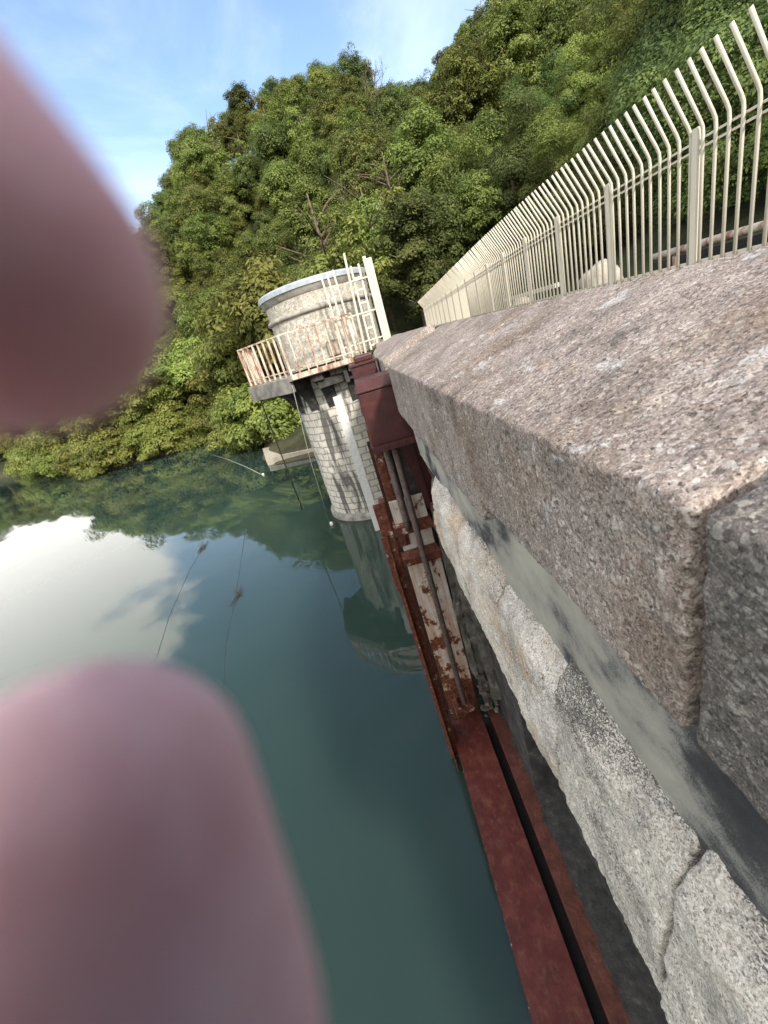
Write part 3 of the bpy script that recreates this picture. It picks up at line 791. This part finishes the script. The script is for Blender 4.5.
def boulder(x, y, z, r, seed, label, sc_=(1, .9, 1.05)):
    bm = bmesh.new(); bmesh.ops.create_icosphere(bm, subdivisions=4, radius=r)
    for v in bm.verts:
        n = noise.noise(v.co * (1.4 / r) + Vector((seed, 0, 0))); v.co *= 1 + .22 * n + .05 * noise.noise(v.co * (5 / r)); v.co = Vector((v.co.x * sc_[0], v.co.y * sc_[1], v.co.z * sc_[2]))
    me = bpy.data.meshes.new('boulder'); bm.to_mesh(me); bm.free(); shade(me)
    o = link('boulder', me, M['boulder']); o.location = P(x, y, z); tag(o, label, 'boulder')
boulder(6.75, 11.2, -.30, .5, 3, 'large pale boulder seen through the middle fence bars')
boulder(7.2, 17.5, -.42, .38, 8, 'smaller pale boulder farther along behind the fence')

# ------------------------------------------------------------------ trees
def crown_mesh(name, seed, rx, rz, nclump, nleaf, lsize, flat=.0, style='round', droop=0.0):
    g_ = np.random.default_rng(seed)
    C = []; Rr = []
    lobes = []
    for k in range(7 if style == 'round' else 9):
        a = g_.uniform(0, 2 * np.pi); r = g_.uniform(.25, .62); lobes.append((np.array([r * np.cos(a) * rx, r * np.sin(a) * rx, g_.uniform(-.45, .55) * rz]), g_.uniform(.42, .62)))
    lobes.append((np.array([0, 0, .5 * rz]), .5))
    while len(C) < nclump:
        lc, lr = lobes[g_.integers(len(lobes))]
        d = g_.normal(size=3); d /= np.linalg.norm(d); u = g_.uniform(.55, 1.0)
        p = lc + d * np.array([rx, rx, rz * .85]) * lr * u
        if p[2] < -rz * .75: continue
        C.append(p); Rr.append(g_.uniform(.13, .27) * rx)
    C = np.array(C); Rr = np.array(Rr); N = len(C) * nleaf
    ci = np.repeat(np.arange(len(C)), nleaf)
    d = g_.normal(size=(N, 3)); d /= np.linalg.norm(d, axis=1)[:, None]
    d[:, 2] = np.where(d[:, 2] < -.25, -d[:, 2], d[:, 2])
    rad = Rr[ci] * g_.uniform(.35, 1.0, N) ** .6
    pos = C[ci] + d * rad[:, None] * np.array([1.1, 1.1, 1.0 - flat])
    outw = C[ci] / np.array([rx, rx, rz]); outw /= np.linalg.norm(outw, axis=1)[:, None] + 1e-6
    nrm = d * .95 + outw * .35 + np.array([0, 0, .3]) + g_.normal(size=(N, 3)) * .3
    nrm /= np.linalg.norm(nrm, axis=1)[:, None]
    t1 = np.cross(nrm, g_.normal(size=(N, 3))); t1 /= np.linalg.norm(t1, axis=1)[:, None]; t2 = np.cross(nrm, t1)
    s = lsize * g_.uniform(.6, 1.25, N)[:, None]
    q = np.stack([pos - t1 * s, pos - t2 * s * .5 , pos + t1 * s, pos + t2 * s * .5], 1)
    q[:, 2, 2] -= droop * s[:, 0]
    me = bpy.data.meshes.new(name)
    me.vertices.add(N * 4); me.vertices.foreach_set('co', q.reshape(-1).astype(np.float32))
    me.loops.add(N * 4); me.loops.foreach_set('vertex_index', np.arange(N * 4, dtype=np.int32))
    me.polygons.add(N); me.polygons.foreach_set('loop_start', np.arange(0, N * 4, 4, dtype=np.int32)); me.polygons.foreach_set('loop_total', np.full(N, 4, dtype=np.int32))
    me.update()
    tint = np.clip(g_.uniform(.15, .85, len(C))[ci] + g_.normal(size=N) * .17, 0, 1)
    at = me.attributes.new('tint', 'FLOAT', 'FACE'); at.data.foreach_set('value', tint.astype(np.float32))
    return me, C

def trunk_mesh(name, seed, h, r, C=None, nb=7, base=0.0):
    rr = random.Random(seed); m = MB()
    top = Vector((rr.uniform(-.4, .4), rr.uniform(-.4, .4), h))
    pts = [Vector((0, 0, base)), Vector((rr.uniform(-.15, .15), rr.uniform(-.15, .15), h * .4)), top * .75 + Vector((rr.uniform(-.2, .2), 0, 0)), top]
    m.tube(pts, [r, r * .75, r * .5, r * .2], 7)
    for k in range(nb):
        t = rr.uniform(.35, .9); a = rr.uniform(0, 6.28); L = rr.uniform(.3, .5) * h * .7
        p = pts[0].lerp(top, t)
        d = Vector((math.cos(a), math.sin(a), rr.uniform(.3, .9))).normalized() * L
        m.tube([p, p + d * .5 + Vector((0, 0, .15)), p + d], [r * .4, r * .25, r * .08], 5)
    me = bpy.data.meshes.new(name); me.from_pydata(m.v, [], m.f); shade(me); return me

VAR = []
for k in range(6):
    me, C = crown_mesh('crown', 100 + k, 3.1 + .3 * (k % 3), 3.7 + .5 * (k % 2), 200, 150, .10, 0, 'round')
    VAR.append((me, trunk_mesh('trunk', k, 5.6, .2)))
BUSH = []
for k in range(3):
    me, C = crown_mesh('crown', 200 + k, 2.7, 1.75, 120, 190, .085, .25, 'wide', .3)
    BUSH.append((me, trunk_mesh('trunk', 30 + k, 2.6, .11)))
FINE = []
for k in range(2):
    me, C = crown_mesh('crown', 400 + k, 3.2, 3.9, 115, 560, .055, 0, 'round')
    FINE.append((me, trunk_mesh('trunk', 90 + k, 5.6, .2)))
FBUSH = []
for k in range(2):
    me, C = crown_mesh('crown', 500 + k, 2.7, 1.9, 110, 520, .036, .1, 'round', .2)
    FBUSH.append((me, trunk_mesh('trunk', 130 + k, 2.6, .1)))
SPARSE = []
for k in range(3):
    me, C = crown_mesh('crown', 300 + k, 2.6, 3.4, 62, 85, .12, 0, 'round')
    SPARSE.append((me, trunk_mesh('trunk', 60 + k, 8.5, .16, nb=14)))
def twiggy(name, seed, h, r):
    rr = random.Random(seed); m = MB()
    def grow(p, d, L, r, k):
        q = p + d * L * .5 + Vector((rr.uniform(-.1, .1), rr.uniform(-.1, .1), 0)) * L; e = q + (d + Vector((rr.uniform(-.2, .2), rr.uniform(-.2, .2), .15))).normalized() * L * .5
        m.tube([p, q, e], [r, r * .8, r * .6], 5 if k > 1 else 3, False)
        if k == 0: return
        for _ in range(3 if k > 2 else 4):
            a = rr.uniform(0, 6.28); b = rr.uniform(.35, .8)
            n = d.orthogonal().normalized(); n.rotate(Matrix.Rotation(a, 3, d))
            grow(q.lerp(e, rr.uniform(.2, 1)), (d * math.cos(b) + n * math.sin(b) + Vector((0, 0, .15))).normalized(), L * rr.uniform(.55, .75), r * .5, k - 1)
    grow(Vector((0, 0, 0)), Vector((.05, 0, 1)).normalized(), h * .45, r, 4)
    me = bpy.data.meshes.new(name); me.from_pydata(m.v, [], m.f); shade(me); return me
BARE = twiggy('trunk', 77, 9, .13)
CACHE = {}
def with_mat(me, mat):
    key = (me.name, mat.name)
    if key not in CACHE:
        c = me.copy(); c.materials.clear(); c.materials.append(mat); CACHE[key] = c
    return CACHE[key]

def tree(x, y, var, mat, scale, label, group, crown_z=4.6, name='broadleaf_tree', cat='tree', zoff=0, rz=None, sz=1.0, tm=None):
    x, y, scale, zoff = x * K, y * K, scale * K, zoff * K
    z = float(ground_h(np.array([x]), np.array([y]))[0]) + zoff
    o = empty(name, (x, y, max(z, -.2) - .15), random.uniform(0, 6.28) if rz is None else rz); o.scale = (scale, scale, scale * sz)
    tag(o, label, cat, group)
    if var[0] is not None:
        c = link('crown', with_mat(var[0], mat), None, o); c.location = (0, 0, crown_z)
    link('trunk', with_mat(var[1], tm or M['bark']), None, o)
    return o

HL = 'green broadleaf tree packed among others in the wood covering the hillside'
HG = 'trees of the wood on the hillside'
BL = 'bright yellow green spreading tree leaning out over the far waterline'
BG = 'bright trees along the shore'
LL = 'hazy green tree on the far left bank beyond the inlet'
LG = 'trees on the far left bank'
FL = 'broad green tree standing close behind the cream fence'
FG = 'trees close behind the fence'
rt = random.Random(5)
placed = []
def ok(x, y, dmin):
    for a, b in placed:
        if (a - x) ** 2 + (b - y) ** 2 < dmin * dmin: return False
    placed.append((x, y)); return True
# shoreline
def along(t0, step):
    pts = []; seg = [(Vector(a), Vector(b)) for a, b in zip(shore[5:-6], shore[6:-5])]
    for a, b in seg:
        L = (b - a).length; k = max(1, int(L / step))
        nrm = Vector((-(b - a).y, (b - a).x)).normalized()
        for j in range(k): pts.append((a.lerp(b, (j + .5) / k), nrm))
    return pts
for i, (p, nrm) in enumerate(along(0, 2.6)):
    for sgn in (1, -1):
        q = p + nrm * sgn * rt.uniform(.1, .9)
        if shore_dist(np.array([q.x]), np.array([q.y]))[0] > 0: break
    if p.y < 26 and p.x > -7: continue
    far = p.length > 70
    if ok(q.x, q.y, 1.6):
        tree(q.x, q.y, BUSH[i % 3], M['leafbright'], rt.uniform(1.15, 1.7) * (1.25 if far else 1), LL if far else BL, LG if far else BG, 1.0, 'shore_tree')
        if not far:
            q = q + nrm * (sgn * rt.uniform(2.0, 3.4)); placed.append((q.x, q.y))
            tree(q.x, q.y, BUSH[(i + 1) % 3], M['leafbright'], rt.uniform(1.5, 2.1), BL, BG, 2.6, 'shore_tree')
# hillside
def vis_az(x, y): return math.degrees(math.atan2(x, y))
cnt = 0
for tries in range(9000):
    az = rt.uniform(-42, 50); d = rt.uniform(26, 92)
    x, y = d * math.sin(R(az)), d * math.cos(R(az))
    sd = float(shore_dist(np.array([x]), np.array([y]))[0])
    if sd < 3.2 or sd > 56: continue
    if x > 2 and y < 24: continue
    sp = 3.2 if sd < 20 else 3.5
    if az > 14 and d < 32: continue
    if not ok(x, y, sp): continue
    k = rt.random(); sc_ = rt.uniform(.75, 1.15)
    if az > 22 and d < 50:
        tree(x, y, FINE[rt.randrange(2)], M['leafdark'] if k < .3 else (M['leaf'] if k < .75 else M['leafbright']), sc_ * 1.05, FL, FG)
    else:
        tree(x, y, VAR[rt.randrange(6)] if k < (.9 if az < 20 or sd < 30 else .45) else SPARSE[rt.randrange(3)], M['leaf'] if k < .72 else (M['leafdark'] if k < .88 else M['leafbright']), sc_, HL, HG)
    cnt += 1
    if cnt > 292: break
print('hill trees', cnt)
# wood beyond the pipe rail
for i in range(400):
    x, y = rt.uniform(10.5, 30), rt.uniform(4, 34)
    if y > 22 and x < 13: continue
    if not ok(x, y, 2.6 if x < 14 else 3.6): continue
    if x < 14: tree(x, y, FBUSH[i % 2], M['leafdark'], rt.uniform(.9, 1.4), 'low dark bush growing beyond the rusty pipe rail', 'bushes beyond the pipe rail', 1.5, 'dark_bush', 'bush')
    else: tree(x, y, FINE[i % 2], M['leaf'] if i % 3 else M['leafdark'], rt.uniform(.9, 1.25), FL, FG)
# far left bank
for i in range(260):
    az = rt.uniform(-62, -35); d = rt.uniform(95, 170); x, y = d * math.sin(R(az)), d * math.cos(R(az))
    sd = float(shore_dist(np.array([x]), np.array([y]))[0])
    if sd < 1.5 or sd > 32 or not ok(x, y, 5): continue
    tree(x, y, VAR[i % 6], M['leafbright' if i % 3 == 0 else 'leaf'], rt.uniform(1.2, 1.7), LL, LG, 3.4)
# particular trees
tree(10.2, 60, (None, BARE), M['leaf'], .95, 'leafless grey tree standing on the skyline above the wood', None, 0, 'bare_tree', zoff=3.0)
tree(4.6, 40, (SPARSE[0][0], twiggy('trunk', 5, 8, .16)), M['leaf'], .9, 'leafy tree with pale bare limbs showing between its leaves above the tower', None, 6.0, 'broadleaf_tree', zoff=1.5, tm=M['barkpale'])
tree(-10.5, 45, BUSH[0], M['leaforange'], .42, 'small orange withered crown among the green trees', None, 5.0, 'withered_tree', zoff=6)

# ------------------------------------------------------------------ camera
RM = Matrix(((0.9596636636390786, 0.27993916749210773, 0.026071348155538243),
             (-0.08540335228172095, 0.37860408461948797, -0.9216101206738584),
             (-0.2678654888369644, 0.8822091643217415, 0.3872403262534377)))
cd = bpy.data.cameras.new('camera'); cam = bpy.data.objects.new('camera', cd); COL.objects.link(cam)
cd.sensor_fit = 'VERTICAL'; cd.sensor_height = 36; cd.sensor_width = 27
cd.lens = 399 / 1024 * 36
cd.clip_start = .004; cd.clip_end = 2000
cam.matrix_world = Matrix.Translation((0, 0, H)) @ RM.to_4x4()
cd.dof.use_dof = True; cd.dof.focus_distance = 3.5; cd.dof.aperture_fstop = 7.5
sc.camera = cam
CM = cam.matrix_world.copy()

# ------------------------------------------------------------------ the hand in front of the lens
hand = empty('hand', CM @ Vector((-.09, -.075, .07)))
tag(hand, 'blurred pink hand reaching in from the left edge with two fingertips close up', 'hand')
def chain(bm, pts, rs, n=10):
    for (a, b), (ra, rb) in zip(zip(pts[:-1], pts[1:]), zip(rs[:-1], rs[1:])):
        a = Vector(a); b = Vector(b)
        for k in range(n + 1):
            t = k / n; r = ra + (rb - ra) * t
            bmesh.ops.create_icosphere(bm, subdivisions=2, radius=r, matrix=Matrix.Translation(a.lerp(b, t)))
bm = bmesh.new()
T1 = (-.0205, .0122, -.0206); T2 = (-.0198, -.0213, -.0268)
chain(bm, [T1, (-.033, .0265, -.019), (-.055, .034, -.008), (-.0755, .008, .018), (-.088, -.03, .045), (-.092, -.075, .07)], [.0088, .0098, .0102, .0115, .014, .02])
chain(bm, [T2, (-.0164, -.0364, -.0242), (-.0150, -.0572, -.0169), (-.038, -.072, .006), (-.064, -.078, .036), (-.09, -.078, .068)], [.0114, .0137, .0152, .0145, .016, .02])
for i, (mc, pp, dd, tt, r) in enumerate([((-.09, .010, .034), (-.085, .050, .026), (-.066, .060, .016), (-.052, .047, .014), .0092),
                                        ((-.102, .004, .050), (-.100, .042, .046), (-.082, .052, .036), (-.068, .040, .033), .0088),
                                        ((-.112, -.008, .064), (-.114, .024, .062), (-.100, .032, .055), (-.089, .022, .052), .0078)]):
    wr_ = Vector((-.094 - .004 * i, -.072, .072 + .004 * i))
    chain(bm, [tt, dd, pp, mc, wr_.lerp(Vector(mc), .5), wr_], [r * .9, r, r * 1.06, r * 1.25, .013, .019])
chain(bm, [(-.093, -.074, .072), (-.075, -.1, .12), (-.02, -.13, .24), (.06, -.16, .38)], [.022, .024, .034, .042], 16)
me = bpy.data.meshes.new('skin_tmp'); bm.to_mesh(me); bm.free()
tmp = bpy.data.objects.new('skin_tmp', me); COL.objects.link(tmp)
rm = tmp.modifiers.new('r', 'REMESH'); rm.mode = 'VOXEL'; rm.voxel_size = .0013
sm = tmp.modifiers.new('s', 'SMOOTH'); sm.factor = .5; sm.iterations = 12
dg = bpy.context.evaluated_depsgraph_get(); me2 = bpy.data.meshes.new_from_object(tmp.evaluated_get(dg)); me2.name = 'skin'
bpy.data.objects.remove(tmp)
me2.transform(CM); me2.transform(Matrix.Translation(-hand.location)); shade(me2)
me2.materials.clear(); link('skin', me2, M['skin'], hand)
def nail(c, d, n, w, l, r=.0076):
    c = Vector(c); d = Vector(d).normalized(); n = Vector(n); n = (n - n.dot(d) * d).normalized(); s = d.cross(n)
    V = []; F = []; nu, nv = 8, 8
    for i in range(nu + 1):
        for j in range(nv + 1):
            u = -1 + 2 * i / nu; v = j / nv
            V.append(c + s * (w * u * (1 - .25 * v * v)) + d * (l * (v - .5)) + n * (r - .0042 * u * u) - d * .004)
    for i in range(nu):
        for j in range(nv): a = i * (nv + 1) + j; F.append((a, a + 1, a + nv + 2, a + nv + 1))
    k = len(V); V += [p - n * .0006 for p in V]; F += [tuple(reversed([q + k for q in f])) for f in F]
    m = MB(); m.add([CM @ Vector(p) for p in V], F); rel(m.build('fingernail', M['nail'], None, True), hand)
nail(T1, (.62, -.7, -.1), (.2, .3, -1), .0062, .011); nail(T2, (-.1, 1, .0), (.2, .2, -1), .0076, .013, .0100)
m = MB(); m.tube([CM @ Vector(p) for p in ((-.045, -.117, .18), (-.02, -.13, .24), (.06, -.16, .38), (.2, -.2, .6))], [.041, .043, .053, .06], 20); rel(m.build('sleeve', M['skin_sleeve'], None, True), hand)

# ------------------------------------------------------------------ unseen phone in the hand, added to shade the fingers
phone = empty('phone', CM @ Vector((-.02, -.05, .006)))
tag(phone, 'dark slim phone held upright out of view, added to shade the fingers', 'phone')
def loc(mb): mb.v = [tuple(CM @ Vector(p)) for p in mb.v]; return mb
m = MB(); m.box((.007, -.043, .0062), (.070, .146, .008), None, .003); rel(loc(m).build('body', M['black'], None, True), phone)
m = MB(); m.box((.007, -.043, .0104), (.065, .140, .0006), None, .0002); rel(loc(m).build('screen', simple('dark_glass', lambda t: t.color((.01, .01, .012)), .1, .5)), phone)
m = MB(); m.box((-.008, .006, .0018), (.034, .036, .0012), None, .0005); rel(loc(m).build('camera_bump', M['black']), phone)

# ------------------------------------------------------------------ light
SUN_AZ, SUN_EL = R(160), R(30)
w = bpy.data.worlds.new('World'); sc.world = w; w.use_nodes = True
nt = w.node_tree; bg = nt.nodes['Background']; bg.inputs[1].default_value = .15
sky = nt.nodes.new('ShaderNodeTexSky'); sky.sky_type = 'NISHITA'; sky.sun_disc = False
sky.sun_elevation = SUN_EL; sky.sun_rotation = SUN_AZ; sky.air_density = 1.0; sky.dust_density = 1.2; sky.ozone_density = 1.2
tc = nt.nodes.new('ShaderNodeTexCoord')
def N(kind, **kw):
    n = nt.nodes.new(kind)
    for k, v in kw.items(): setattr(n, k, v)
    return n
L = nt.links.new
mp = N('ShaderNodeMapping'); L(tc.outputs['Generated'], mp.inputs[0]); mp.inputs['Scale'].default_value = (1, 1, 2.6); mp.inputs['Location'].default_value = (.37, .9, .2)
nz = N('ShaderNodeTexNoise'); L(mp.outputs[0], nz.inputs[0]); nz.inputs['Scale'].default_value = 3.4; nz.inputs['Detail'].default_value = 8; nz.inputs['Roughness'].default_value = .52; nz.inputs['Distortion'].default_value = .4
def band(az, el, c0, c1):
    d = N('ShaderNodeVectorMath', operation='DOT_PRODUCT'); L(tc.outputs['Generated'], d.inputs[0])
    d.inputs[1].default_value = (math.sin(R(az)) * math.cos(R(el)), math.cos(R(az)) * math.cos(R(el)), math.sin(R(el)))
    r = N('ShaderNodeMapRange'); r.interpolation_type = 'SMOOTHSTEP'; L(d.outputs['Value'], r.inputs[0]); r.inputs[1].default_value = math.cos(R(c0)); r.inputs[2].default_value = math.cos(R(c1))
    return r.outputs[0]
b1 = band(-48, 13, 23, 8)
for q in (band(-115, 38, 52, 20), band(168, 42, 60, 25)):  # cloud banks out of view, left and behind, added for neutral fill light
    mxm = N('ShaderNodeMath', operation='MAXIMUM'); L(b1, mxm.inputs[0]); L(q, mxm.inputs[1]); b1 = mxm.outputs[0]
ad = N('ShaderNodeMath', operation='MULTIPLY_ADD'); L(b1, ad.inputs[0]); ad.inputs[1].default_value = .42; L(nz.outputs[0], ad.inputs[2])
cm = N('ShaderNodeMapRange'); cm.interpolation_type = 'SMOOTHSTEP'; L(ad.outputs[0], cm.inputs[0]); cm.inputs[1].default_value = .68; cm.inputs[2].default_value = .84
mx = N('ShaderNodeMix', data_type='RGBA'); L(cm.outputs[0], mx.inputs[0]); L(sky.outputs[0], mx.inputs[6]); mx.inputs[7].default_value = (8.6, 8.3, 7.9, 1)
n2 = N('ShaderNodeTexNoise'); L(mp.outputs[0], n2.inputs[0]); n2.inputs['Scale'].default_value = 1.7; n2.inputs['Detail'].default_value = 7; n2.inputs['Roughness'].default_value = .6; n2.inputs['Distortion'].default_value = .8
c2 = N('ShaderNodeMapRange'); c2.interpolation_type = 'SMOOTHSTEP'; L(n2.outputs[0], c2.inputs[0]); c2.inputs[1].default_value = .4; c2.inputs[2].default_value = .75; c2.inputs[4].default_value = .2
m2 = N('ShaderNodeMix', data_type='RGBA'); L(c2.outputs[0], m2.inputs[0]); L(mx.outputs[2], m2.inputs[6]); m2.inputs[7].default_value = (7.5, 7.6, 7.8, 1)
L(m2.outputs[2], bg.inputs[0])
sl = bpy.data.lights.new('sun', 'SUN'); sl.energy = 2.55; sl.angle = R(5.0); sl.color = (1, .93, .82)
so = bpy.data.objects.new('sun', sl); COL.objects.link(so)
sd = Vector((math.sin(SUN_AZ) * math.cos(SUN_EL), math.cos(SUN_AZ) * math.cos(SUN_EL), math.sin(SUN_EL)))
so.rotation_euler = sd.to_track_quat('Z', 'Y').to_euler(); so.location = (10, -20, 30)

sc.view_settings.view_transform = 'Standard'; sc.view_settings.look = 'None'; sc.view_settings.exposure = 1.08; sc.view_settings.gamma = 1
sc.render.engine = 'CYCLES'; sc.cycles.use_denoising = True
try: sc.cycles.denoiser = 'OPENIMAGEDENOISE'
except Exception: pass
sc.cycles.max_bounces = 6; sc.cycles.diffuse_bounces = 3; sc.cycles.glossy_bounces = 3; sc.cycles.transparent_max_bounces = 4
sc.cycles.caustics_reflective = False; sc.cycles.caustics_refractive = False
